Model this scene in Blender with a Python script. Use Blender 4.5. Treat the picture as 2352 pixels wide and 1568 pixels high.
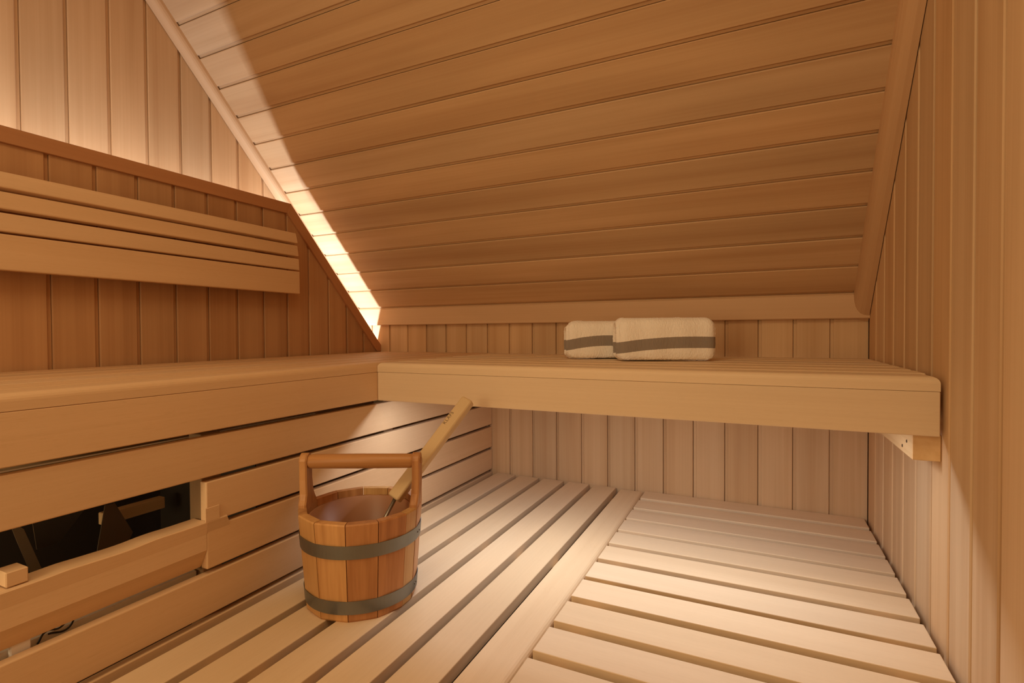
import bpy, bmesh, math, random
from mathutils import Matrix, Vector
random.seed(7)
for o in list(bpy.data.objects): bpy.data.objects.remove(o, do_unlink=True)
SC = bpy.context.scene
COL = SC.collection

# ------------------------------------------------------------------ camera
YAW, PITCH, ROLL = 0.4465, -0.0177, -0.0058
fw = Vector((-math.sin(YAW)*math.cos(PITCH), math.cos(YAW)*math.cos(PITCH), math.sin(PITCH)))
r0 = Vector((math.cos(YAW), math.sin(YAW), 0)); u0 = r0.cross(fw)
rr = r0*math.cos(ROLL) + u0*math.sin(ROLL); uu = -r0*math.sin(ROLL) + u0*math.cos(ROLL)
cam = bpy.data.objects.new('camera', bpy.data.cameras.new('camera'))
COL.objects.link(cam)
cam.matrix_world = Matrix((( rr.x, uu.x, -fw.x, 0), (rr.y, uu.y, -fw.y, 0), (rr.z, uu.z, -fw.z, 0), (0, 0, 0, 1)))
cam.data.sensor_width = 36; cam.data.lens = 1182.41/2352*36
cam.data.clip_start = 0.02
SC.camera = cam

# ------------------------------------------------------------------ world, lights, exposure
w = bpy.data.worlds.new('world'); SC.world = w; w.use_nodes = True
w.node_tree.nodes['Background'].inputs[0].default_value = (1, .7, .45, 1)
w.node_tree.nodes['Background'].inputs[1].default_value = 0.02
SC.view_settings.view_transform = 'Standard'; SC.view_settings.look = 'None'
SC.view_settings.exposure = 0.0; SC.view_settings.gamma = 1.0; SC.view_settings.use_curve_mapping = False
SC.cycles.max_bounces = 12; SC.cycles.diffuse_bounces = 8; SC.cycles.glossy_bounces = 4

def area(name, loc, target, sx, sy, power, col, spread=180):
    L = bpy.data.lights.new(name, 'AREA'); L.shape = 'RECTANGLE'; L.size = sx; L.size_y = sy
    L.energy = power; L.color = col; L.spread = math.radians(spread)
    o = bpy.data.objects.new(name, L); COL.objects.link(o); o.location = loc
    d = Vector(target) - Vector(loc); o.rotation_euler = d.to_track_quat('-Z', 'Y').to_euler()
    return o
def strip_light(name, a, b, wdt, power, col, normal):
    """narrow LED strip from a to b, shining along normal"""
    a, b, n = Vector(a), Vector(b), Vector(normal).normalized()
    x = (b-a).normalized(); n = (n - x*n.dot(x)).normalized(); y = (-n).cross(x)
    L = bpy.data.lights.new(name, 'AREA'); L.shape = 'RECTANGLE'; L.size = (b-a).length; L.size_y = wdt
    L.energy = power; L.color = col
    o = bpy.data.objects.new(name, L); COL.objects.link(o)
    m = Matrix((x, y, -n)).transposed().to_4x4(); m.translation = (a+b)/2; o.matrix_world = m
    return o
WARM = (1, .77, .44); LED = (.93, 1.0, 1.10); LED2 = (.95, 1.0, 1.08)
area('room_lamp', (-.35, .05, 1.26), (-.35, .05, 0), 1.1, .9, 11.0, WARM)
area('front_fill', (-.78, -.80, .30), (-.30, 1.0, .05), .5, 1.1, 9.5, WARM)  # unseen fill light, added to brighten surfaces facing the camera
area('cabinet_fill', (-1.35, -.1, -.36), (-1.35, .9, -.5), .3, .12, 1.6, WARM)  # weak fill added so the dark cabinet interior can be seen
strip_light('led_under_bench', (-.96, 1.275, -.191), (.17, 1.275, -.191), .008, 3.5, LED, (0, .04, -1))
strip_light('led_partition_top', (-1.728, -.3, .395), (-1.728, 1.44, .395), .012, 3.8, LED2, (.40, 0, 1))
strip_light('led_partition_slope', (-1.735, 1.44, .40), (-1.735, 1.93, -.12), .012, 2.9, LED2, (.10, 1.0766, 1))

# ------------------------------------------------------------------ dimensions
XR, XP, XPA, XG, YB = .322, -1.056, -1.679, -1.825, 2.0
ZL, ZU, ZF, ZC = -.612, -.090, -1.06, 1.30
TC, YC0, YP0 = 1.0766, 2.09, 1.947
SL = math.sqrt(1+TC*TC)
def zc(y): return min(ZC, TC*(YC0-y))

# ------------------------------------------------------------------ materials
def nd(nt, t, **k):
    n = nt.nodes.new(t)
    for a, b in k.items(): setattr(n, a, b)
    return n
def wood(name, base, dark, stripe=.35, fine=.12, var=.16, rough=.55, pore=.0, ring=26, warm=(1.0, .93, .84), spec=.25, bump=.06, patch=.12):
    m = bpy.data.materials.new(name); m.use_nodes = True; nt = m.node_tree; N = nt.nodes; Lk = nt.links
    bs = N['Principled BSDF']
    tc = nd(nt, 'ShaderNodeTexCoord'); oi = nd(nt, 'ShaderNodeObjectInfo')
    off = nd(nt, 'ShaderNodeVectorMath', operation='SCALE'); off.inputs[0].default_value = (13.7, 7.3, 5.1)
    Lk.new(oi.outputs['Random'], off.inputs['Scale'])
    add = nd(nt, 'ShaderNodeVectorMath', operation='ADD'); Lk.new(tc.outputs['Object'], add.inputs[0]); Lk.new(off.outputs[0], add.inputs[1])
    def noise(sc, scale, det, dist=0):
        mp = nd(nt, 'ShaderNodeVectorMath', operation='MULTIPLY'); mp.inputs[1].default_value = sc
        Lk.new(add.outputs[0], mp.inputs[0])
        n = nd(nt, 'ShaderNodeTexNoise'); n.inputs['Scale'].default_value = scale; n.inputs['Detail'].default_value = det
        n.inputs['Distortion'].default_value = dist; Lk.new(mp.outputs[0], n.inputs['Vector']); return n.outputs['Fac']
    def ramp(fac, a, b):
        r = nd(nt, 'ShaderNodeMapRange'); r.inputs['From Min'].default_value = a; r.inputs['From Max'].default_value = b
        Lk.new(fac, r.inputs['Value']); return r.outputs['Result']
    def math_(op, a, b):
        n = nd(nt, 'ShaderNodeMath', operation=op)
        for i, v in enumerate((a, b)):
            if isinstance(v, (int, float)): n.inputs[i].default_value = v
            else: Lk.new(v, n.inputs[i])
        return n.outputs[0]
    s1 = ramp(noise((.55, ring, ring), 1, 3, .35), .40, .72)      # broad growth bands
    s2 = ramp(noise((1.2, 170, 170), 1, 2), .35, .75)             # fine grain
    s3 = noise((1.6, 6, 6), 1, 2, .2)                             # soft patches
    s4 = ramp(noise((45, 700, 700), 1, 1), .60, .74)              # short pores
    f = math_('ADD', math_('MULTIPLY', s1, stripe), math_('MULTIPLY', s2, fine))
    f = math_('ADD', f, math_('MULTIPLY', s4, pore))
    mx = nd(nt, 'ShaderNodeMix', data_type='RGBA'); mx.inputs['A'].default_value = (*base, 1); mx.inputs['B'].default_value = (*dark, 1)
    Lk.new(f, mx.inputs['Factor'])
    # plank to plank tint
    m2 = nd(nt, 'ShaderNodeMix', data_type='RGBA', blend_type='MULTIPLY'); m2.inputs['B'].default_value = (*warm, 1)
    Lk.new(mx.outputs['Result'], m2.inputs['A'])
    rnd = math_('FRACT', math_('MULTIPLY', oi.outputs['Random'], 7.31), 0); Lk.new(rnd, m2.inputs['Factor'])
    br = math_('ADD', math_('MULTIPLY', oi.outputs['Random'], var), 1-var/2)
    br = math_('MULTIPLY', br, math_('ADD', math_('MULTIPLY', s3, patch*2), 1-patch))
    vm = nd(nt, 'ShaderNodeVectorMath', operation='SCALE'); Lk.new(m2.outputs['Result'], vm.inputs[0]); Lk.new(br, vm.inputs['Scale'])
    Lk.new(vm.outputs[0], bs.inputs['Base Color'])
    bs.inputs['Roughness'].default_value = rough; bs.inputs['Specular IOR Level'].default_value = spec
    bp = nd(nt, 'ShaderNodeBump'); bp.inputs['Strength'].default_value = bump; bp.inputs['Distance'].default_value = .001
    Lk.new(math_('ADD', s2, math_('MULTIPLY', s4, -1.0 if pore else 0)), bp.inputs['Height']); Lk.new(bp.outputs[0], bs.inputs['Normal'])
    return m
def plain(name, col, rough=.5, metal=0, spec=.5):
    m = bpy.data.materials.new(name); m.use_nodes = True; b = m.node_tree.nodes['Principled BSDF']
    b.inputs['Base Color'].default_value = (*col, 1); b.inputs['Roughness'].default_value = rough; b.inputs['Metallic'].default_value = metal
    nt = m.node_tree; n = nd(nt, 'ShaderNodeTexNoise'); n.inputs['Scale'].default_value = 40
    tc = nd(nt, 'ShaderNodeTexCoord'); nt.links.new(tc.outputs['Object'], n.inputs['Vector'])
    r = nd(nt, 'ShaderNodeMapRange'); r.inputs['To Min'].default_value = max(.02, rough-.08); r.inputs['To Max'].default_value = min(1, rough+.08)
    nt.links.new(n.outputs['Fac'], r.inputs['Value']); nt.links.new(r.outputs['Result'], b.inputs['Roughness'])
    return m
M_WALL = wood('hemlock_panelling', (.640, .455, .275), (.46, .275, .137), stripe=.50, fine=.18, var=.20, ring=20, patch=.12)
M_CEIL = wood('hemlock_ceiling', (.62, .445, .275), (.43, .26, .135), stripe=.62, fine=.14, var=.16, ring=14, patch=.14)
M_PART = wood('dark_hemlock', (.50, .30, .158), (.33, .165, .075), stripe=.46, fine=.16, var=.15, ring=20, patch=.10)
M_BENCH = wood('abachi_slats', (.725, .565, .385), (.54, .37, .215), stripe=.22, fine=.10, var=.10, pore=.16, ring=14, warm=(.99, .95, .87), rough=.5, patch=.10)
M_RED = wood('alder_fronts', (.68, .470, .280), (.50, .30, .145), stripe=.22, fine=.10, var=.07, pore=.16, ring=12, warm=(1, .96, .9), patch=.10)
M_TRIM = wood('hemlock_trim', (.63, .435, .265), (.45, .265, .135), stripe=.25, fine=.10, var=.08, ring=16, patch=.10)
M_CAP = wood('dark_capping', (.50, .25, .115), (.34, .14, .055), stripe=.4, fine=.08, var=.06, ring=12)
M_PINE = wood('pine_batten', (.74, .55, .32), (.55, .34, .15), stripe=.4, fine=.1, var=.06, ring=45)
M_STAVE = wood('cedar_stave', (.50, .225, .088), (.25, .085, .028), stripe=.55, fine=.22, var=.22, ring=48, warm=(1, 1.22, 1.25), rough=.38, bump=.05)
M_STAVE2 = wood('cedar_stave_pale', (.60, .33, .13), (.36, .16, .05), stripe=.55, fine=.25, var=.15, ring=48, warm=(1, 1.1, 1.1), rough=.38)
M_HAND = wood('cedar_handle', (.48, .24, .09), (.26, .11, .035), stripe=.55, fine=.25, var=.06, ring=60, rough=.38)
M_LADLE = wood('ladle_wood', (.60, .45, .26), (.45, .31, .16), stripe=.15, fine=.08, var=.04, ring=20, rough=.45)
M_DARKW = wood('shaded_timber', (.26, .17, .09), (.15, .09, .045), ring=20)  # dark timber tone; on the stiles it stands in for shade
M_BAND = plain('grey_steel_band', (.235, .245, .235), .45, .9)
M_STEEL = plain('brushed_steel', (.35, .33, .29), .33, 1)
M_BLACK = plain('black_steel', (.06, .047, .036), .45, .3)
M_ALU = plain('aluminium', (.80, .76, .70), .45, .1)
M_CABLE = plain('black_rubber', (.015, .012, .01), .6)
M_WHITE = plain('white_label', (.75, .70, .66), .6)
M_FLOOR = plain('floor_tile', (.16, .13, .10), .6)
M_LINER = plain('bucket_liner', (.40, .20, .11), .38)
M_INK = plain('burnt_lettering', (.12, .07, .03), .8)
M_SCREW = plain('screw_metal', (.12, .10, .08), .4, .9)
# terry towel with woven stripe (bands by local height)
def towel_mat(name, z0, z1, sag, lc):
    m = bpy.data.materials.new(name); m.use_nodes = True; nt = m.node_tree; Lk = nt.links; bs = nt.nodes['Principled BSDF']
    tc = nd(nt, 'ShaderNodeTexCoord'); sp = nd(nt, 'ShaderNodeSeparateXYZ'); Lk.new(tc.outputs['Object'], sp.inputs[0])
    def mt(op, a, b=0, c=0):
        n = nd(nt, 'ShaderNodeMath', operation=op)
        for i, v in enumerate((a, b, c)[:len(n.inputs)]):
            if isinstance(v, (int, float)): n.inputs[i].default_value = v
            else: Lk.new(v, n.inputs[i])
        return n.outputs[0]
    X, Z = sp.outputs['X'], sp.outputs['Z']
    # gently bowed band
    xs = mt('SUBTRACT', X, lc); bow = mt('MULTIPLY', mt('MULTIPLY', xs, xs), -sag)
    nz = nd(nt, 'ShaderNodeTexNoise'); nz.inputs['Scale'].default_value = 420; Lk.new(tc.outputs['Object'], nz.inputs['Vector'])
    zz = mt('ADD', mt('SUBTRACT', Z, bow), mt('MULTIPLY', mt('SUBTRACT', nz.outputs['Fac'], .5), .0022))
    inb = mt('MULTIPLY', mt('GREATER_THAN', zz, z0), mt('LESS_THAN', zz, z1))
    tw = mt('SINE', mt('MULTIPLY', mt('ADD', X, mt('MULTIPLY', Z, 1.3)), 2100 if False else 1500))
    twm = mt('ADD', mt('MULTIPLY', tw, .22), .5)
    st = nd(nt, 'ShaderNodeMix', data_type='RGBA'); st.inputs['A'].default_value = (.135, .115, .095, 1); st.inputs['B'].default_value = (.44, .37, .31, 1); Lk.new(twm, st.inputs['Factor'])
    mx = nd(nt, 'ShaderNodeMix', data_type='RGBA'); mx.inputs['A'].default_value = (.92, .87, .79, 1); Lk.new(st.outputs['Result'], mx.inputs['B']); Lk.new(inb, mx.inputs['Factor'])
    Lk.new(mx.outputs['Result'], bs.inputs['Base Color']); bs.inputs['Roughness'].default_value = .95; bs.inputs['Specular IOR Level'].default_value = .05
    bs.inputs['Sheen Weight'].default_value = .3
    b = nd(nt, 'ShaderNodeBump'); b.inputs['Strength'].default_value = .5; b.inputs['Distance'].default_value = .002
    hgt = mt('MULTIPLY', nz.outputs['Fac'], mt('SUBTRACT', 1.0, mt('MULTIPLY', inb, .85)))
    Lk.new(hgt, b.inputs['Height']); Lk.new(b.outputs[0], bs.inputs['Normal'])
    return m

# ------------------------------------------------------------------ helpers
def link(name, me, mat, parent=None):
    o = bpy.data.objects.new(name, me); COL.objects.link(o)
    if mat and not me.materials: me.materials.append(mat)
    if parent: o.parent = parent
    return o
def empty(name, loc=(0, 0, 0)):
    o = bpy.data.objects.new(name, None); COL.objects.link(o); o.location = loc; o.empty_display_size = .05; return o
def thing(o, label, cat, group=None):
    o['label'] = label; o['category'] = cat
    if group: o['group'] = group
    return o
def struct(o, label=None):
    o['kind'] = 'structure'
    if label: o['label'] = label
    return o
def finish(bm, name, smooth=False):
    me = bpy.data.meshes.new(name); bmesh.ops.recalc_face_normals(bm, faces=bm.faces); bm.to_mesh(me); bm.free()
    if smooth:
        for p in me.polygons: p.use_smooth = True
    return me
def wmat(o, m):
    """set a world matrix on an object whose parent is an unrotated empty"""
    if o.parent: m = Matrix.Translation(-o.parent.location) @ m
    o.matrix_basis = m
def frame(origin, ex, ey, ez):
    m = Matrix((Vector(ex), Vector(ey), Vector(ez))).transposed().to_4x4(); m.translation = Vector(origin); return m
# profile (local y,z) extruded along local x; x limits may depend on y
def prism(prof, x0, x1, name='prism', smooth=False):
    bm = bmesh.new(); f0 = x0 if callable(x0) else (lambda y, z: x0); f1 = x1 if callable(x1) else (lambda y, z: x1)
    a = [bm.verts.new((f0(y, z), y, z)) for y, z in prof]; b = [bm.verts.new((f1(y, z), y, z)) for y, z in prof]
    n = len(prof)
    for i in range(n): bm.faces.new((a[i], a[(i+1) % n], b[(i+1) % n], b[i]))
    bm.faces.new(a[::-1]); bm.faces.new(b)
    return finish(bm, name, smooth)
GV, GD, TH = .0105, .006, .014
def board_profile(p, hi=False):
    """tongue-and-groove board: chamfered face, recessed tongue beside an open joint (low side, or high side if hi)"""
    q = [(.0013, -TH), (.0013, -GD), (GV, -GD), (GV, -.0022), (GV+.0018, 0), (p-.0018, 0), (p, -.0022), (p, -TH)]
    return [(p-y, z) for y, z in q] if hi else q
_slat = {}
def slat_mesh(L, W, T, bev=.002, seg=1, key=None):
    k = (round(L, 4), round(W, 4), round(T, 4), bev, seg)
    if k in _slat: return _slat[k]
    bm = bmesh.new(); bmesh.ops.create_cube(bm, size=1)
    for v in bm.verts: v.co = Vector((v.co.x*L, v.co.y*W, v.co.z*T))
    bmesh.ops.bevel(bm, geom=list(bm.edges), offset=bev, segments=seg, affect='EDGES', profile=.5, clamp_overlap=True)
    _slat[k] = finish(bm, 'slat'); return _slat[k]
def nosing_mesh(L, W, T, R=.013, ends=(True, True), side=-1):
    """rounded front edge on local y=side*W/2, rounded top end corners"""
    bm = bmesh.new(); bmesh.ops.create_cube(bm, size=1)
    for v in bm.verts: v.co = Vector((v.co.x*L, v.co.y*W, v.co.z*T))
    top = []; rest = []
    for e in bm.edges:
        a, b = e.verts[0].co, e.verts[1].co
        if a.z > 0 and b.z > 0 and a.y*side > 0 and b.y*side > 0: top.append(e)
        elif a.z > 0 and b.z > 0 and a.x*b.x > 0 and ((a.x < 0 and ends[0]) or (a.x > 0 and ends[1])): top.append(e)
    bmesh.ops.bevel(bm, geom=top, offset=R, segments=5, affect='EDGES', profile=.5, clamp_overlap=True)
    me = finish(bm, 'nosing'); return me
def box(name, lo, hi, mat, parent=None, bev=.0015, long='x'):
    """box given by world corners; local x runs along its long axis"""
    lo, hi = Vector(lo), Vector(hi); c = (lo+hi)/2; d = hi-lo
    ax = {'x': ((1, 0, 0), (0, 1, 0), (0, 0, 1)), 'y': ((0, 1, 0), (-1, 0, 0), (0, 0, 1)), 'z': ((0, 0, 1), (0, 1, 0), (-1, 0, 0))}[long]
    dims = {'x': (d.x, d.y, d.z), 'y': (d.y, d.x, d.z), 'z': (d.z, d.y, d.x)}[long]
    o = link(name, slat_mesh(*dims, bev).copy() if mat is None else mesh_for(slat_mesh(*dims, bev), mat), None, parent)
    wmat(o, frame(c, *ax)); return o
_mm = {}
def mesh_for(me, mat):
    k = (me.name, mat.name)
    if k not in _mm:
        m = me.copy(); m.materials.clear(); m.materials.append(mat); _mm[k] = m
    return _mm[k]

# ------------------------------------------------------------------ room shell
fl = link('floor', slat_mesh(2.5, 3.3, .04).copy(), M_FLOOR); fl.location = (-.75, .55, ZF-.02); struct(fl, 'dark tiled floor under the benches')
wf = link('wall_front', slat_mesh(2.5, .04, 2.4).copy(), M_WALL); wf.location = (-.75, -1.02, .12); struct(wf)
# vertical boards: local x = up, local y across, local z = outward normal
def vertical_wall(name, label, edges, pitch, origin, across, normal, zlo, zhi, mat, wide=None):
    """edges: list of start coordinates along 'across'; zhi(s) gives the top at coordinate s"""
    root = struct(empty(name, origin), label)
    for s in edges:
        p = board_profile(pitch)
        f1 = lambda y, z, s=s: zhi(s + y)
        top = [f1(y, 0) for y, _ in p]
        if max(top) - zlo < .02: continue
        f1c = lambda y, z, f1=f1: max(zlo+.002, f1(y, z))
        me = prism(p, zlo, f1c, 'plank')
        o = link('plank', me, mat, root)
        wmat(o, frame(Vector(origin) + Vector(across)*s, (0, 0, 1), across, normal))
    return root
# back wall (below the sloping ceiling)
ed = [-.0015 - .1079*k for k in range(17, -4, -1)]
ed = [e for e in ed if e > -1.86 and e < XR-.004]
def back_top(s): return .085
bw = struct(empty('wall_back', (0, YB, 0)), 'low back wall of upright reddish softwood boards behind both benches')
for e in ed:
    x1 = min(e+.1079, XR)
    p = board_profile(.1079)
    p = [(min(y, x1-e), z) for y, z in p]
    o = link('plank', prism(p, ZF, .085, 'plank'), M_WALL, bw); wmat(o, frame((e, YB, 0), (0, 0, 1), (1, 0, 0), (0, -1, 0)))
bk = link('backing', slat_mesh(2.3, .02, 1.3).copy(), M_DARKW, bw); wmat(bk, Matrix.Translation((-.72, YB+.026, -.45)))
# right wall: boards start at y = ..., running towards the camera; local y = -world y would flip normal, so use across=+y
ry = [1.2095 + .1118*k for k in range(6, -20, -1)]
rw = struct(empty('wall_right', (XR, 0, 0)), 'right side wall of upright pale brown boards, tallest near the camera')
for s in ry:
    p = board_profile(.1118)
    s1 = min(s+.1118, YB)
    if s1-s < .02: continue
    p = [(min(y, s1-s), z) for y, z in p]
    # normal is -x; across axis y ; right-handed (up, y, -x)->  z x y = -x ok
    o = link('plank', prism(p, ZF, (lambda y, z, s=s: zc(s+y)-.004), 'plank'), M_WALL, rw)
    wmat(o, frame((XR, s, 0), (0, 0, 1), (0, 1, 0), (-1, 0, 0)))
bk = link('backing', slat_mesh(.02, 3.1, 2.4).copy(), M_DARKW, rw); wmat(bk, Matrix.Translation((XR+.026, .47, .12)))
# gable wall behind the partition (left)
gw = struct(empty('wall_left', (XG, 0, 0)), 'pale lit gable wall of upright boards above the half-height partition')
gy = [.7045 + .1096*k for k in range(-15, 13)]
for s in gy:
    if s > 1.98: continue
    p = [(min(y, YB+.01-s), z) for y, z in board_profile(.1096, True)]
    o = link('plank', prism(p, -.6, (lambda y, z, s=s: max(-.55, zc(s+y)-.003)), 'plank'), M_WALL, gw)
    o.matrix_basis = Matrix.Translation((0, s, 0)) @ Matrix(((0, 0, 1, 0), (0, 1, 0, 0), (1, 0, 0, 0), (0, 0, 0, 1)))
bk = link('backing', slat_mesh(.02, 3.1, 2.4).copy(), M_DARKW, gw); wmat(bk, Matrix.Translation((XG-.026, .47, .12)))
# ceiling: sloping part of long boards parallel to the back wall, then a flat part
cl = struct(empty('ceiling', (0, YC0, 0)), 'steeply sloping ceiling of long reddish boards')
sdir = Vector((0, -1, TC)).normalized(); sn = Vector((0, -TC, -1)).normalized()
cp = .1061
y_low = 1.9796          # lowest visible joint (plan y)
smax = (YC0-.8825)*SL
def s_of(y): return (YC0-y)*SL
s0 = s_of(y_low)
Lc = XR-XG+.02
edges = [s0-cp]+[s0+cp*k for k in range(0, 17)]
for s in edges:
    e1 = min(s+cp, smax)
    if e1-s < .02: continue
    p = [(min(y, e1-s), z) for y, z in board_profile(cp)]
    me = prism(p, -Lc/2, Lc/2, 'plank')
    o = link('plank', me, M_CEIL, cl)
    # local x along world +x or -x so that (x, sdir, sn) is right handed
    ex = sdir.cross(sn)
    wmat(o, frame(Vector(((XR+XG)/2, YC0, 0)) + sdir*s, ex, sdir, sn))
o = link('backing', slat_mesh(Lc, 1.95, .02).copy(), M_DARKW, cl); wmat(o, frame(Vector(((XR+XG)/2, YC0, 0)) + sdir*.85 - sn*.027, ex, sdir, sn))
fy = .8825
k = 0
while fy > -1.0:
    o = link('plank', mesh_for(prism(board_profile(.108), -Lc/2, Lc/2, 'plank') if k == 0 else flat_me, M_CEIL), None, cl)
    if k == 0: flat_me = o.data
    wmat(o, frame(((XR+XG)/2, fy, ZC), (1, 0, 0), (0, -1, 0), (0, 0, -1))); fy -= .108; k += 1
# knee trim board between back wall and slope
def trimlab(o, lab): o['kind'] = 'structure'; o['label'] = lab; return o
tz0, tz1 = .0385, .121
prof = [(0, tz0), (-.017, tz0), (-.0195, tz0+.003), (-.0195, tz1-.006), (-.014, tz1), (0, tz1+.012)]
# local x = world x, local y = world y offset, z
me = prism(prof, XG+.0, XR-.0005, 'trim'); t1 = link('trim_1', me, M_TRIM); t1.location = (0, YB, 0)
trimlab(t1, 'long horizontal board trim where the sloping ceiling meets the low back wall')
# coves along the rakes: profile in (x, n) plane swept along the slope
def cove(name, xw, side, wx, wn, s_lo, s_hi, label):
    """quarter-round against wall xw (side=+1 room lies towards -x) and the ceiling"""
    pr = [(0, 0)]
    for i in range(7):
        a = math.pi/2*i/6
        # convex front from ceiling contact to wall contact
        pr.append((wx*(1-.55*math.sin(a)*0 - (1-math.cos(a))*1.0) , wn*math.sin(a)))
    pr = [(0, 0)] + [(wx*math.cos(math.pi/2*i/6)**.8, wn*math.sin(math.pi/2*i/6)**.8) for i in range(7)]
    bm = bmesh.new(); rings = []
    for s in (s_lo, s_hi):
        ring = []
        for k_, (a, n) in enumerate(pr):
            ss = s
            pt = Vector((xw - side*(a+.002), YC0, 0)) + sdir*ss + sn*n
            ring.append(bm.verts.new(pt))
        rings.append(ring)
    n_ = len(pr)
    for i in range(n_): bm.faces.new((rings[0][i], rings[0][(i+1) % n_], rings[1][(i+1) % n_], rings[1][i]))
    bm.faces.new(rings[0]); bm.faces.new(rings[1][::-1])
    inv = frame((xw, YC0, 0), sdir, sdir.cross(sn)*-1, sn)
    m = frame((xw, YC0, 0), sdir, sn.cross(sdir), sn); mi = m.inverted()
    for v in bm.verts: v.co = mi @ v.co
    me = finish(bm, name)
    o = link(name, me, M_TRIM); o.matrix_basis = m
    return trimlab(o, label)
cove('trim_2', XR, 1, .042, .048, .085, smax, 'rounded cove trim running up the corner of sloping ceiling and right wall')
cove('trim_3', XG, -1, .036, .030, .02, smax, 'pale lit cove trim running up the corner of sloping ceiling and gable wall')

# ------------------------------------------------------------------ half-height partition (left)
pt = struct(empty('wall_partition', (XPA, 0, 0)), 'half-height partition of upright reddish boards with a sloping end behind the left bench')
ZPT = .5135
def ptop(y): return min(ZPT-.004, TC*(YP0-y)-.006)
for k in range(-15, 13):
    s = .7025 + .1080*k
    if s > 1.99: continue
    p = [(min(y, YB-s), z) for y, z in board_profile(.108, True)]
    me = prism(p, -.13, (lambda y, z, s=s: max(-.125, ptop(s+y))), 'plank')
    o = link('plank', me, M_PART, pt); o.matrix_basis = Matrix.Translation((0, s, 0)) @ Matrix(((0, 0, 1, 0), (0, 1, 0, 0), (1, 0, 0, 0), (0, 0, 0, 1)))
# timber core behind the boards
bm = bmesh.new()
outl = [(-1.0, -.6), (YB-.002, -.6), (YB-.002, ptop(YB-.002)), ((YP0-ZPT/TC), ZPT-.006), (-1.0, ZPT-.006)]
a = [bm.verts.new((-.0145, y, z)) for y, z in outl]; b = [bm.verts.new((-.018, y, z)) for y, z in outl]
for i in range(5): bm.faces.new((a[i], a[(i+1) % 5], b[(i+1) % 5], b[i]))
bm.faces.new(a); bm.faces.new(b[::-1]); link('core', finish(bm, 'core'), M_WALL, pt)
# capping boards, mitred
yk = YP0-ZPT/TC          # outer corner
wb = .041
ykI = (YP0 - wb*SL/TC) - (ZPT-wb)/TC    # inner corner y
def capboard(pts):
    bm = bmesh.new(); ax = (Vector((0, *pts[1]))-Vector((0, *pts[0]))).normalized()
    m = frame((0, *pts[0]), ax, Vector((1, 0, 0)).cross(ax), (1, 0, 0)); mi = m.inverted()
    A = [bm.verts.new(mi @ Vector((-.019, y, z))) for y, z in pts]; B = [bm.verts.new(mi @ Vector((.010, y, z))) for y, z in pts]
    n = len(pts)
    for i in range(n): bm.faces.new((A[i], A[(i+1) % n], B[(i+1) % n], B[i]))
    bm.faces.new(A[::-1]); bm.faces.new(B)
    ed_ = [e for e in bm.edges if e.verts[0] in B and e.verts[1] in B]
    bmesh.ops.bevel(bm, geom=ed_, offset=.0012, segments=1, affect='EDGES')
    o = link('capping_board', finish(bm, 'cap'), M_CAP, pt); o.matrix_basis = m; return o
capboard([(-1.0, ZPT), (yk, ZPT), (ykI, ZPT-wb), (-1.0, ZPT-wb)])
zI = lambda y: TC*(YP0 - wb*SL/TC - y)
capboard([(yk, ZPT), (YB-.001, TC*(YP0-YB)), (YB-.001, -.0885), (YP0 - wb*SL/TC+.0885/TC-.0, -.0885), (ykI, ZPT-wb)])

# ------------------------------------------------------------------ backrest on the partition
br = thing(empty('backrest', (-1.61, 1.45, .27)), 'slatted wooden backrest of four long boards fixed on the left partition', 'backrest')
bs_ = [(.3915, .3500, -1.619, 14), (.3420, .2990, -1.613, 9), (.2900, .2450, -1.608, 3), (.2395, .1535, -1.606, 0)]
for zt_, zb_, xf, tilt in bs_:
    h = zt_-zb_; L = 2.4
    me = mesh_for(slat_mesh(L, h, .022, .0035, 2), M_RED)
    o = link('slat', me, None, br)
    t = math.radians(tilt); n = Vector((math.cos(t), 0, math.sin(t))); up = Vector((-math.sin(t), 0, math.cos(t)))
    wmat(o, frame(Vector((xf, 1.452-L/2, (zt_+zb_)/2)) - n*.011, (0, 1, 0), up, n))
for y in (1.25, .45, -.35):
    box('support_batten', (XPA+.0005, y, .165), (-1.637, y+.03, .385), M_RED, br, long='z')

# ------------------------------------------------------------------ upper benches
ST = .028; SW = .089; SP = .1085
XU, YU, ZS = -1.0486, 1.2368, -.118
lb = thing(empty('upper_bench', (-1.36, .6, ZU)), 'upper bench of long slats running along the left partition, above the boarded front', 'bench')
yA, yB_ = -.9, YB-.004
o = link('nosing', nosing_mesh(yB_-yA, .072, ST, ends=(False, False), side=-1), M_RED, lb)
wmat(o, frame((XU-.036, (yA+yB_)/2, ZU-ST/2), (0, 1, 0), (-1, 0, 0), (0, 0, 1)))
x = XU-.072-.015
while x > XPA+.03:
    wd = min(.0945, x-(XPA+.006))
    o = link('slat', mesh_for(slat_mesh(yB_-yA, wd, ST, .0009), M_RED), None, lb)
    wmat(o, frame((x-wd/2, (yA+yB_)/2, ZU-ST/2), (0, 1, 0), (-1, 0, 0), (0, 0, 1))); x -= SP
o = box('fascia', (XU-.022, yA, -.2049), (XU, YU+.03, ZS-.0006), M_RED, lb, long='y')
for y in (-.5, .15, .70, 1.32, 1.85):
    box('bearer', (XPA+.004, y, -.163), (XU-.024, y+.045, ZS-.0005), M_PINE, lb, long='x')
rb = thing(empty('upper_bench', (-.36, 1.6, ZU)), 'upper bench below the sloping ceiling, with the two rolled towels on it', 'bench')
xl, xr = XU+.001, XR-.008
o = link('nosing', nosing_mesh(xr-xl, .078, ST, ends=(True, True), side=-1), M_BENCH, rb)
wmat(o, frame(((xl+xr)/2, YU+.039, ZU-ST/2), (1, 0, 0), (0, 1, 0), (0, 0, 1)))
y = YU+.078+.018
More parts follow.
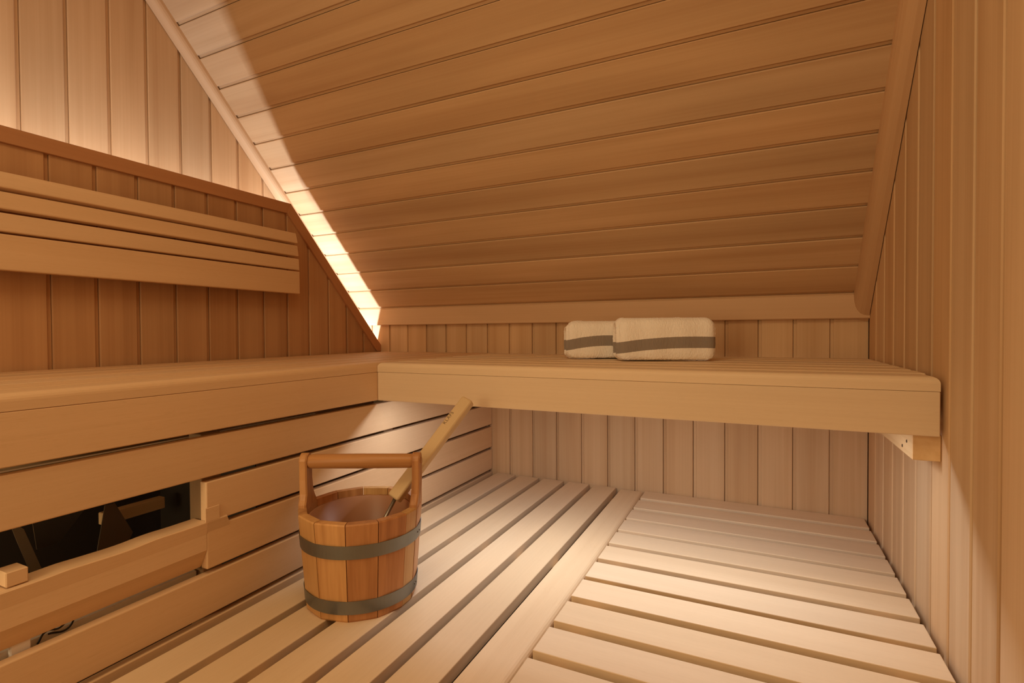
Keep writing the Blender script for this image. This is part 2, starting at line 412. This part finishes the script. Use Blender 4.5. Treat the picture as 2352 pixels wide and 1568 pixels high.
while y < YB-.03:
    wd = min(SW, YB-.004-y)
    o = link('slat', mesh_for(slat_mesh(xr-xl-.002, wd, ST), M_BENCH), None, rb)
    wmat(o, frame(((xl+xr)/2+.001, y+wd/2, ZU-ST/2), (1, 0, 0), (0, 1, 0), (0, 0, 1))); y += SP
box('fascia', (xl, YU, -.2049), (xr, YU+.022, ZS-.0006), M_BENCH, rb, long='x')
box('frame_rail', (xl+.03, YU+.0225, -.172), (xr-.01, YU+.092, ZS-.0005), M_PINE, rb, long='x')  # unseen rail, added to stop strip light leaking up between slats
for x in (-.92, -.35, .20):
    box('bearer', (x, YU+.093, -.163), (x+.045, YB-.004, ZS-.0005), M_PINE, rb, long='y')
# LED profile under the right bench
ls = thing(empty('light_strip', (-.3, 1.272, -.178)), 'slim light strip hidden under the front edge of the towel bench', 'light')
box('profile', (-.99, 1.266, -.1895), (.20, 1.284, -.1725), M_ALU, ls, long='x')

# supporting beam at the right wall
bmx = thing(empty('support_beam', (.29, 1.6, -.23)), 'pale square support beam on the right wall carrying the end of the upper bench', 'beam')
bx = link('beam', mesh_for(slat_mesh(.735, .046, .052, .0015), M_PINE), None, bmx)
wmat(bx, frame((XR-.0005-.023, 1.2600+.3675, -.2052-.0262), (0, 1, 0), (-1, 0, 0), (0, 0, 1)))
for y, z in ((1.30, -.228), (1.335, -.244), (1.75, -.225)):
    bm = bmesh.new(); bmesh.ops.create_cone(bm, cap_ends=True, segments=12, radius1=.0034, radius2=.003, depth=.0012)
    o = link('screw', finish(bm, 'screw'), M_SCREW, bmx); wmat(o, frame((XR-.0005-.0464, y, z), (0, 1, 0), (0, 0, -1), (-1, 0, 0)))

# ------------------------------------------------------------------ lower bench: right field (slats across) and left field (slats lengthwise)
XM, XRB = -.3916, .3116
lr = thing(empty('lower_bench', (-.04, 1.3, ZL)), 'lower bench field of short pale slats beside the right wall', 'bench')
sb = [1.9929, 1.8825, 1.7711, 1.6606, 1.5499, 1.4389, 1.3263, 1.2138+.004, 1.1024, .9891, .877, .7655, .654]
sf = [1.9037, 1.7881, 1.6777, 1.5706, 1.4609, 1.3487, 1.2378-.004, 1.1268, 1.0144, .9014, .789, .677, .566]
for b_, f_ in zip(sb, sf):
    o = link('slat', mesh_for(slat_mesh(round(XRB-XM, 4), .0885, ST, .0018, 2), M_BENCH), None, lr)
    wmat(o, frame(((XM+XRB)/2, (b_+f_)/2, ZL-ST/2), (1, 0, 0), (0, 1, 0), (0, 0, 1)))
for x in (XM+.03, XRB-.09):
    box('frame_rail', (x, .5, ZL-ST-.06), (x+.045, 1.99, ZL-ST-.0005), M_PINE, lr, long='y')
ll = thing(empty('lower_bench', (-.72, 1.0, ZL)), 'lower bench field of long pale slats with the wooden bucket standing on it', 'bench')
Y0, Y1 = -.25, 1.991
for i, xx in enumerate([-.4807, -.5903, -.6998, -.8094, -.9189, -1.0285]):
    wd = .0865
    cx = xx+wd/2
    if i == 0:
        o = link('nosing', nosing_mesh(Y1-Y0, .085, ST, R=.015, ends=(False, True), side=-1), M_BENCH, ll); cx = xx+.0425
        wmat(o, frame((cx, (Y0+Y1)/2, ZL-ST/2), (0, 1, 0), (-1, 0, 0), (0, 0, 1)))
    else:
        o = link('slat', mesh_for(slat_mesh(round(Y1-Y0, 4), wd, ST, .0018, 2), M_BENCH), None, ll)
        wmat(o, frame((cx, (Y0+Y1)/2, ZL-ST/2), (0, 1, 0), (-1, 0, 0), (0, 0, 1)))
for y in (.05, .62, 1.30, 1.90):
    box('bearer', (-1.03, y, ZL-ST-.045), (-.42, y+.045, ZL-ST-.0005), M_PINE, ll, long='x')
box('front_rail', (-.43, Y0, ZL-ST-.12), (-.405, Y1, ZL-ST-.001), M_PINE, ll, long='y')

# ------------------------------------------------------------------ boarded front between the benches with the heater opening
bf = thing(empty('bench_front', (XP, 1.0, -.4)), 'boarded front of long horizontal planks below the left upper bench', 'panelling')
TB = .021
def fboard(y0, y1, z0, z1, mat=None):
    o = link('plank', mesh_for(slat_mesh(round(y1-y0, 4), round(z1-z0, 4), TB, .0022, 2), mat or M_RED), None, bf)
    wmat(o, frame((XP-TB/2, (y0+y1)/2, (z0+z1)/2), (0, 1, 0), (0, 0, 1), (1, 0, 0))); return o
fboard(-.9, 1.996, -.3045, -.2175)
fboard(.6995, 1.996, -.4020, -.3150)
fboard(.6990, 1.996, -.5010, -.4130)
fboard(-.9, 1.996, -.5990, -.5120)
fboard(-.9, 1.996, -.7000, -.6105)
fboard(-.9, .08, -.4020, -.3150); fboard(-.9, .08, -.5010, -.4130)
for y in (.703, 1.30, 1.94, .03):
    box('stile', (XP-TB-.042, y, -.72), (XP-TB-.0005, y+.045, -.215), M_DARKW, bf, long='z')  # shade of the heater opening is put into the stile colour
# heater guard rail across the opening: bevelled below, wavy hand-cut top
g = bf
bm = bmesh.new(); ys = [.085+ (.6985-.085)*i/48 for i in range(49)]
def wav(y): return .0012*math.exp(-((y-.600)/.03)**2)-.0016*math.exp(-((y-.54)/.04)**2)+.0012*math.exp(-((y-.455)/.02)**2)
rings = []
for y in ys:
    zt_ = -.3975+wav(y)
    p = [(.0035, zt_-.002), (0, -.425), (0, -.4585), (-.0215, -.498), (-.045, -.498), (-.045, zt_-.002), (-.043, zt_), (.002, zt_)]
    rings.append([bm.verts.new((y, z, -(x_))) for x_, z in p])
for a, b in zip(rings, rings[1:]):
    for i in range(8): bm.faces.new((a[i], a[(i+1) % 8], b[(i+1) % 8], b[i]))
bm.faces.new(rings[0]); bm.faces.new(rings[-1][::-1])
o = link('guard_rail', finish(bm, 'guard_rail'), M_RED, g); o['label'] = 'wooden guard rail with slanted underside across the dark heater opening'; wmat(o, frame((XP, 0, 0), (0, 1, 0), (0, 0, 1), (-1, 0, 0)) if False else Matrix(((0, 0, -1, XP), (1, 0, 0, 0), (0, 1, 0, 0), (0, 0, 0, 1))))
# lap piece over the plank to the right
lp = [(-.0035, -.3995), (0.0005, -.425), (0.0005, -.3970), (-.0015, -.3975)]
bm = bmesh.new()
A = [bm.verts.new((.6985, z, x_)) for x_, z in lp]; Bq = [bm.verts.new((.7440 if z > -.41 else .7535, z, x_)) for x_, z in lp]
for i in range(4): bm.faces.new((A[i], A[(i+1) % 4], Bq[(i+1) % 4], Bq[i]))
bm.faces.new(A); bm.faces.new(Bq[::-1])
o = link('rail_end', finish(bm, 'rail_end'), M_RED, g); wmat(o, Matrix(((0, 0, -1, XP), (1, 0, 0, 0), (0, 1, 0, 0), (0, 0, 0, 1))))
box('block', (XP+.0005, .6945, -.3990), (XP+.0035, .7265, -.3690), M_RED, g, long='y', bev=.0008)
box('block', (XP-.040, .377, -.3960), (XP-.004, .405, -.3720), M_RED, g, long='y')
# ------------------------------------------------------------------ heater and fittings inside the cabinet
ht = thing(empty('sauna_heater', (-1.36, .62, -1.0)), 'dark steel electric heater hidden in the cabinet behind the guard rail', 'heater')
box('casing', (-1.60, .36, -1.03), (-1.24, .86, -.62), M_BLACK, ht)
def plate(name, pts, xw, th, mat, dx=0.0):
    bm = bmesh.new(); n = len(pts)
    A = [bm.verts.new((xw+dx*(z+.45), y, z)) for y, z in pts]; B = [bm.verts.new((xw-th+dx*(z+.45), y, z)) for y, z in pts]
    for i in range(n): bm.faces.new((A[i], A[(i+1) % n], B[(i+1) % n], B[i]))
    bm.faces.new(A[::-1]); bm.faces.new(B)
    o = link(name, finish(bm, name), mat, ht); wmat(o, Matrix.Identity(4)); return o
plate('deflector_plate', [(.6775, -.405), (.698, -.405), (.7300, -.485), (.7020, -.530), (.640, -.600), (.628, -.600)], -1.39, .003, M_STEEL, dx=-.15)
plate('side_plate', [(.50, -.38), (.523, -.405), (.560, -.53), (.575, -.62), (.565, -.62), (.540, -.53), (.510, -.42)], -1.385, .003, M_STEEL)
plate('rear_shield', [(.52, -.32), (.94, -.32), (.94, -.63), (.52, -.63)], -1.60, .003, M_BLACK)
plate('side_shield', [(.890, -.30), (.893, -.30), (.893, -.66), (.890, -.66)], -1.15, .40, M_BLACK)
plate('top_cover', [(.54, -.375), (.672, -.345), (.674, -.348), (.600, -.470), (.560, -.470)], -1.42, .003, M_STEEL, dx=.3)
for k in range(6):
    pts = []
    o = box('heating_bar', (-1.56+.05*k, .42, -.618), (-1.545+.05*k, .80, -.605), M_STEEL, ht, long='y')
for nm, lo, hi, mat in (('cross_batten', (-1.475, .70, -.470), (-1.45, .845, -.440), M_PINE), ('rear_batten', (-1.52, .535, -.432), (-1.50, .66, -.405), M_PINE)):
    o = box(nm, lo, hi, mat, None, long='y')
    thing(o, {'cross_batten': 'short timber batten seen in the dark right half of the heater opening',
              'rear_batten': 'pale timber batten seen at the upper left of the heater opening'}[nm], 'batten')
# aluminium rails
r1 = box('metal_rail', (-1.106, .10, -.522), (-1.092, .699, -.509), M_ALU, None, long='y'); thing(r1, 'light metal rail behind the gap below the guard rail', 'rail')
r2 = box('metal_rail', (-1.152, -.2, -.2320), (-1.149, 1.09, -.2290), M_ALU, None, long='y'); thing(r2, 'thin metal rail glinting in the dark gap below the left bench edge', 'rail')
tg = box('connector_box', (-1.090, .388, -.520), (-1.080, .414, -.488), M_WHITE, None, long='y'); thing(tg, 'small pale connector box at the left edge under the guard rail', 'box')
cu = bpy.data.curves.new('cable', 'CURVE'); cu.dimensions = '3D'; cu.bevel_depth = .0016; cu.bevel_resolution = 2
sp = cu.splines.new('BEZIER'); P = [(-1.088, .425, -.517), (-1.084, .436, -.500), (-1.082, .452, -.503), (-1.084, .472, -.494), (-1.088, .468, -.512), (-1.088, .440, -.508)]
sp.bezier_points.add(len(P)-1)
for b_, q in zip(sp.bezier_points, P): b_.co = q; b_.handle_left_type = b_.handle_right_type = 'AUTO'
tmp = bpy.data.objects.new('tmp', cu); COL.objects.link(tmp); bpy.context.view_layer.update()
me = bpy.data.meshes.new_from_object(tmp.evaluated_get(bpy.context.evaluated_depsgraph_get())); bpy.data.objects.remove(tmp)
me.materials.clear(); cb = link('cable', me, M_CABLE)
thing(cb, 'short black cable looped over the light rail below the guard', 'cable')

# ------------------------------------------------------------------ bucket
BC = Vector((-.8387, .930, ZL)); RB, RT, BH = .1228, .1388, .2133
bk = thing(empty('bucket', BC), 'reddish wooden sauna bucket with two grey metal hoops on the lower bench', 'bucket')
va = YAW-math.pi/2; vs = math.atan2(-BC.y, -BC.x)    # ears lie across the view; vs points at the camera
WT = .018
BND = [14, 43, 60, 88, 118, 148, 178, 208, 238, 268, 286, 316, 346, 374]
slope = math.atan((RT-RB)/BH)
def stave(i, ear=False, pale=False, split=None):
    th = vs + math.radians((BND[i]+BND[i+1])/2); HW = math.radians((BND[i+1]-BND[i])/2)
    hw = HW-.006
    bm = bmesh.new()
    def pt(a, r, h):   # around local frame: x up, y tangential, z radial
        return Vector((h, r*math.tan(a)*1.0, r))
    zs = [0, .004, BH-.003, BH]
    rings = []
    for h in zs:
        r_ = (RB+(RT-RB)*h/BH)*math.cos(HW)*(1+.35*(1-math.cos(HW)))
        inset = .002 if h in (0, BH) else 0
        ro = r_-inset; ri = r_-WT
        # slightly rounded outside: three facets
        an = [-hw, -hw*.45, hw*.45, hw]
        out = [pt(a, 1, h) for a in an]
        ring = []
        for a in an:
            bulge = ro*(1+.35*(1-math.cos(HW))*(1-(a/hw)**2))
            ring.append(Vector((h, ro*math.tan(a), bulge)))
        ring += [Vector((h, ri*math.tan(hw), ri)), Vector((h, -ri*math.tan(hw), ri))]
        rings.append([bm.verts.new(v) for v in ring])
    for a, b in zip(rings, rings[1:]):
        for q in range(6): bm.faces.new((a[q], a[(q+1) % 6], b[(q+1) % 6], b[q]))
    bm.faces.new(rings[0][::-1]); bm.faces.new(rings[-1])
    me = finish(bm, 'stave')
    o = link('stave', me, M_STAVE2 if pale else M_STAVE, bk)
    er = Vector((math.cos(th), math.sin(th), 0)); et = Vector((-math.sin(th), math.cos(th), 0))
    o.matrix_basis = frame((0, 0, 0), (0, 0, 1), et, er)
    return o, er, et
for i in range(13):
    stave(i, pale=(i in (11, 10, 1, 5)))
# ears at +-90 degrees to the view, and the handle between them
HZ = .3130-.0   # handle height above base
def ear(sgn):
    th = va + sgn*math.pi/2
    er = Vector((math.cos(th), math.sin(th), 0)); et = Vector((-math.sin(th), math.cos(th), 0))
    bm = bmesh.new(); rings = []
    prof = [(BH-.006, .034), (BH+.006, .0335), (BH+.016, .027), (BH+.028, .0215), (BH+.060, .0185), (BH+.085, .0185)]
    for k_ in range(1, 7):
        a = math.pi/2*k_/6; prof.append((BH+.098+.0215*math.sin(a)+.0, max(.0015, .0205*math.cos(a))))
    for h, hwid in prof:
        r_ = (RB+(RT-RB)*h/BH)*math.cos(math.radians(15))*1.012
        if h > BH+.05: r_ = (RB+(RT-RB)*(BH+.05)/BH)*math.cos(math.radians(15))*1.012
        ro, ri = r_, r_-WT
        c = .003
        ring = [(h, -hwid, ro-c), (h, -hwid+min(c, hwid*.5), ro), (h, hwid-min(c, hwid*.5), ro), (h, hwid, ro-c), (h, hwid, ri+c), (h, hwid-min(c, hwid*.5), ri), (h, -hwid+min(c, hwid*.5), ri), (h, -hwid, ri+c)]
        rings.append([bm.verts.new(v) for v in ring])
    for a, b in zip(rings, rings[1:]):
        for q in range(8): bm.faces.new((a[q], a[(q+1) % 8], b[(q+1) % 8], b[q]))
    bm.faces.new(rings[0][::-1]); bm.faces.new(rings[-1])
    o = link('ear', finish(bm, 'ear'), M_STAVE, bk); o.matrix_basis = frame((0, 0, 0), (0, 0, 1), et, er)
    return er
er1 = ear(-1); er2 = ear(1)
rh = (RB+(RT-RB)*(BH+.05)/BH)*math.cos(math.radians(15))*1.012 - WT
bm = bmesh.new(); rings = []
for x_, r_ in ((-rh-.004, .0150), (-rh+.004, .0158), (-rh+.006, .0165), (0, .0172), (rh-.006, .0165), (rh-.004, .0158), (rh+.004, .0150)):
    rings.append([bm.verts.new((x_, r_*math.cos(2*math.pi*q/24), r_*math.sin(2*math.pi*q/24))) for q in range(24)])
for a, b in zip(rings, rings[1:]):
    for q in range(24): bm.faces.new((a[q], a[(q+1) % 24], b[(q+1) % 24], b[q]))
bm.faces.new(rings[0][::-1]); bm.faces.new(rings[-1])
o = link('handle', finish(bm, 'handle', True), M_HAND, bk); o.matrix_basis = frame((0, 0, HZ), er2, Vector((0, 0, 1)).cross(er2), (0, 0, 1))
# dowel ends on the outside of the ears
for er in (er1, er2):
    bm = bmesh.new(); bmesh.ops.create_cone(bm, cap_ends=True, segments=20, radius1=.008, radius2=.0075, depth=.003)
    o = link('dowel', finish(bm, 'dowel'), M_HAND, bk); o.matrix_basis = frame(er*(rh+WT+.001)+Vector((0, 0, HZ)), Vector((0, 0, 1)).cross(er), (0, 0, 1), er)
# hoops
def hoop(h0, h1, name='hoop'):
    bm = bmesh.new(); n = 96; rings = []
    for q in range(n+1):
        a = va + 2*math.pi*q/n
        # follows the slightly faceted body
        k_ = ((math.degrees(2*math.pi*q/n)+15) % 30)-15
        row = []
        for h, off in ((h0, .0008), (h0, .0022), (h1, .0022), (h1, .0008)):
            r_ = (RB+(RT-RB)*h/BH)*(1.0+.003)+off-.0006
            row.append(bm.verts.new((r_*math.cos(a), r_*math.sin(a), h)))
        rings.append(row)
    for a, b in zip(rings, rings[1:]):
        for i in range(4): bm.faces.new((a[i], a[(i+1) % 4], b[(i+1) % 4], b[i]))
    bmesh.ops.remove_doubles(bm, verts=bm.verts, dist=1e-5)
    hp = link(name, finish(bm, name), M_BAND, bk)
    # overlap tab and rivets at the right side
    th = vs + math.radians(66); hm = (h0+h1)/2; r_ = (RB+(RT-RB)*hm/BH)*1.003+.0022
    for da, dh in ((-.02, 0), (.07, .0)):
        a = th+da; er = Vector((math.cos(a), math.sin(a), 0))
        bm = bmesh.new(); bmesh.ops.create_cone(bm, cap_ends=True, segments=10, radius1=.0024, radius2=.0016, depth=.0014)
        rv = link('rivet', finish(bm, 'rivet'), M_SCREW, hp); rv.matrix_basis = frame(er*r_+Vector((0, 0, hm)), Vector((0, 0, 1)).cross(er), (0, 0, 1), er)
    return hp
hoop(.139, .168); hoop(.018, .047)
# inner plastic liner and the bottom
bm = bmesh.new(); n = 64; prof = [(.0, .006), (RB-WT-.006, .006), (RB-WT-.004, .012), (RT-WT-.0065, BH-.018), (RT-WT-.0035, BH-.016), (RT-WT-.0035, BH-.020), (RB-WT-.001, .008)]
rings = []
for r_, h in prof[1:]:
    rings.append([bm.verts.new((r_*math.cos(2*math.pi*q/n), r_*math.sin(2*math.pi*q/n), h)) for q in range(n)])
for a, b in zip(rings, rings[1:]):
    for q in range(n): bm.faces.new((a[q], a[(q+1) % n], b[(q+1) % n], b[q]))
bm.faces.new(rings[0])
o = link('liner', finish(bm, 'liner', True), M_LINER, bk); o['label'] = 'reddish translucent plastic liner inside the bucket'

# ------------------------------------------------------------------ ladle
T = Vector((-.6595, 1.119, -.170)); B = Vector((-.768, .960, -.388))
T = Vector((-.6779, 1.1524, -.1742)); B = Vector((-.7793, .9742, -.3930))
ax = (T-B).normalized()
view = ((T+B)/2).normalized(); side = view.cross(ax).normalized(); nrm = side.cross(ax).normalized()
# roll a little so that the right narrow face shows
ca, sa = math.cos(.55), math.sin(.55)
s2 = side*ca + nrm*sa; n2 = ax.cross(s2).normalized()
ld = thing(empty('ladle', B), 'long pale wooden ladle leaning out of the bucket towards the right', 'ladle')
L = (T-B).length
me = mesh_for(slat_mesh(round(L, 4), .034, .024, .006, 4), M_LADLE); o = link('grip', me, None, ld); wmat(o, frame((T+B)/2, ax, s2, n2))
bm = bmesh.new(); bmesh.ops.create_cone(bm, cap_ends=True, segments=14, radius1=.0045, radius2=.0045, depth=1)
E_ = Vector((-.832, .872, -.578)); B2 = B+ax*.012; RL = (B2-E_).length; rx = (B2-E_).normalized(); ry_ = rx.cross(Vector((1, 0, 0))).normalized()
for v in bm.verts: v.co = Vector((v.co.z*RL, v.co.x, v.co.y))
o = link('rod', finish(bm, 'rod', True), M_STEEL, ld); wmat(o, frame((B2+E_)/2, rx, ry_, rx.cross(ry_))); o['label'] = 'thin metal ladle rod'
bm = bmesh.new(); rings = []
for r_, h in ((.002, 0), (.02, .001), (.032, .008), (.036, .024), (.0345, .024), (.030, .009), (.018, .003), (.002, .002)):
    rings.append([bm.verts.new((r_*math.cos(2*math.pi*q/28), r_*math.sin(2*math.pi*q/28), h)) for q in range(28)])
for a, b in zip(rings, rings[1:]):
    for q in range(28): bm.faces.new((a[q], a[(q+1) % 28], b[(q+1) % 28], b[q]))
o = link('bowl', finish(bm, 'bowl', True), M_STEEL, ld)
bl = E_ + Vector((.004, .030, 0)); wmat(o, Matrix.Translation(Vector((bl.x, bl.y, max(E_.z-.004, ZL+.0075)))))
fc = bpy.data.curves.new('lettering', 'FONT'); fc.body = 'KLAFS'; fc.size = .0125; fc.extrude = .0001; fc.align_x = 'CENTER'; fc.align_y = 'CENTER'; fc.space_character = 1.15
tmp = bpy.data.objects.new('tmp', fc); COL.objects.link(tmp); bpy.context.view_layer.update()
me = bpy.data.meshes.new_from_object(tmp.evaluated_get(bpy.context.evaluated_depsgraph_get())); COL.objects.unlink(tmp); bpy.data.objects.remove(tmp)
me.materials.clear(); o = link('lettering', me, M_INK, ld)
face = n2 if n2.dot(view) < 0 else -n2
upv = face.cross(ax)
wmat(o, frame(B+ax*(L-.070)+face*.0121+upv*.008, ax, upv, face))

# ------------------------------------------------------------------ towels
def towel(name, base_l, ang, L, H, D, mat, label, seed, roll=0):
    """folded and rolled towel; local x along its length, y depth (front is -y), z up"""
    rnd = random.Random(seed)
    root = thing(empty(name, base_l), label, 'towel', 'rolled striped towels on the upper bench')
    R = Matrix.Rotation(ang, 4, 'Z') @ Matrix.Rotation(roll, 4, 'X')
    def body(o_scale, x0, x1, nm, nx=34, bulge=.0):
        bm = bmesh.new(); rings = []; NQ = 44
        for i in range(nx+1):
            t = i/nx; xx = x0+(x1-x0)*t
            e = min(t, 1-t)*2; k_ = 1-.16*max(0, 1-e*9)**2      # soft rounded ends
            ring = []
            for q in range(NQ):
                a = 2*math.pi*q/NQ; ca_, sa_ = math.cos(a), math.sin(a); pw = .52
                yy = math.copysign(abs(ca_)**pw, ca_)*D/2*o_scale*k_
                zz = math.copysign(abs(sa_)**pw, sa_)*H/2*o_scale*k_
                wv = .0028*math.sin(xx*38+seed*2.1+a)+.0020*math.sin(xx*71+a*2.3+seed)
                if zz > 0: zz += wv*1.4; yy += wv*.5
                else: zz = max(zz, -H/2+.0005)
                ring.append(bm.verts.new((xx, yy, zz+H/2)))
            rings.append(ring)
        for a, b in zip(rings, rings[1:]):
            for q in range(NQ): bm.faces.new((a[q], a[(q+1) % NQ], b[(q+1) % NQ], b[q]))
        for ring, sg in ((rings[0], -1), (rings[-1], 1)):
            # end with a coil of folds: alternating inset rings
            prev = ring; cx_ = ring[0].co.x
            cen = sum((v.co for v in ring), Vector())/NQ
            for j, (sc_, dx) in enumerate(((.93, .006), (.84, .002), (.76, -.005), (.66, .003), (.57, -.005), (.45, .003), (.34, -.005), (.20, .001))):
                new = []
                for q, v in enumerate(ring):
                    c_ = cen+(v.co-cen)*sc_; c_.x = cx_+sg*dx + rnd.uniform(-.0006, .0006); new.append(bm.verts.new(c_))
                for q in range(NQ): bm.faces.new((prev[q], prev[(q+1) % NQ], new[(q+1) % NQ], new[q]))
                prev = new
            bm.faces.new(prev)
        me = finish(bm, nm, True); o = link(nm, me, mat, root); o.matrix_basis = R
        sub = o.modifiers.new('sub', 'SUBSURF'); sub.levels = 1; sub.render_levels = 2
        tx = bpy.data.textures.new('terry', 'CLOUDS'); tx.noise_scale = .0045
        dm = o.modifiers.new('terry', 'DISPLACE'); dm.texture = tx; dm.strength = .0036; dm.mid_level = .5
        return o
    body(1.0, 0, L, 'rolled_cloth')
    # outer flap: last turn of the roll lying over the front
    bm = bmesh.new(); rows = []
    prof = [(-D*.10, H+.002), (-D*.34, H-.001), (-D*.47, H*.90), (-D*.515, H*.74), (-D*.525, H*.50), (-D*.52, H*.25), (-D*.485, H*.07), (-D*.42, .006)]
    nx = 30
    for i in range(nx+1):
        xx = L*(.015+.975*i/nx); row = []
        for (yy, zz) in prof:
            w_ = .0020*math.sin(xx*33+seed+zz*30)+.0014*math.sin(xx*75+seed*3)
            e = min(i/nx, 1-i/nx)*2; k2 = 1-.15*max(0, 1-e*8)**2
            row.append(bm.verts.new((xx, (yy-.002)*k2+w_, H/2+(zz-H/2)*k2)))
        rows.append(row)
    for a, b in zip(rows, rows[1:]):
        for j in range(len(prof)-1): bm.faces.new((a[j], b[j], b[j+1], a[j+1]))
    me = finish(bm, 'outer_fold', True); o = link('outer_fold', me, mat, root); o.matrix_basis = R
    so = o.modifiers.new('so', 'SOLIDIFY'); so.thickness = .006; so.offset = 0
    sub = o.modifiers.new('sub', 'SUBSURF'); sub.levels = 1; sub.render_levels = 3
    tx = bpy.data.textures.new('terry2', 'CLOUDS'); tx.noise_scale = .0035
    dm = o.modifiers.new('terry', 'DISPLACE'); dm.texture = tx; dm.strength = .0034; dm.mid_level = .5
    return root
MT1 = towel_mat('towel_front_cloth', .040, .074, .35, .22)
MT2 = towel_mat('towel_rear_cloth', .044, .078, .9, .13)
towel('towel', (-.4010, 1.588, ZU+.0005), math.radians(21.5), .286, .128, .105, MT1, 'cream towel roll with grey stripe, the front right one of two on the bench', 3)
towel('towel', (-.5870, 1.652, ZU+.0005), math.radians(25), .270, .122, .100, MT2, 'cream towel roll with dark stripe, half hidden behind the other towel', 8)
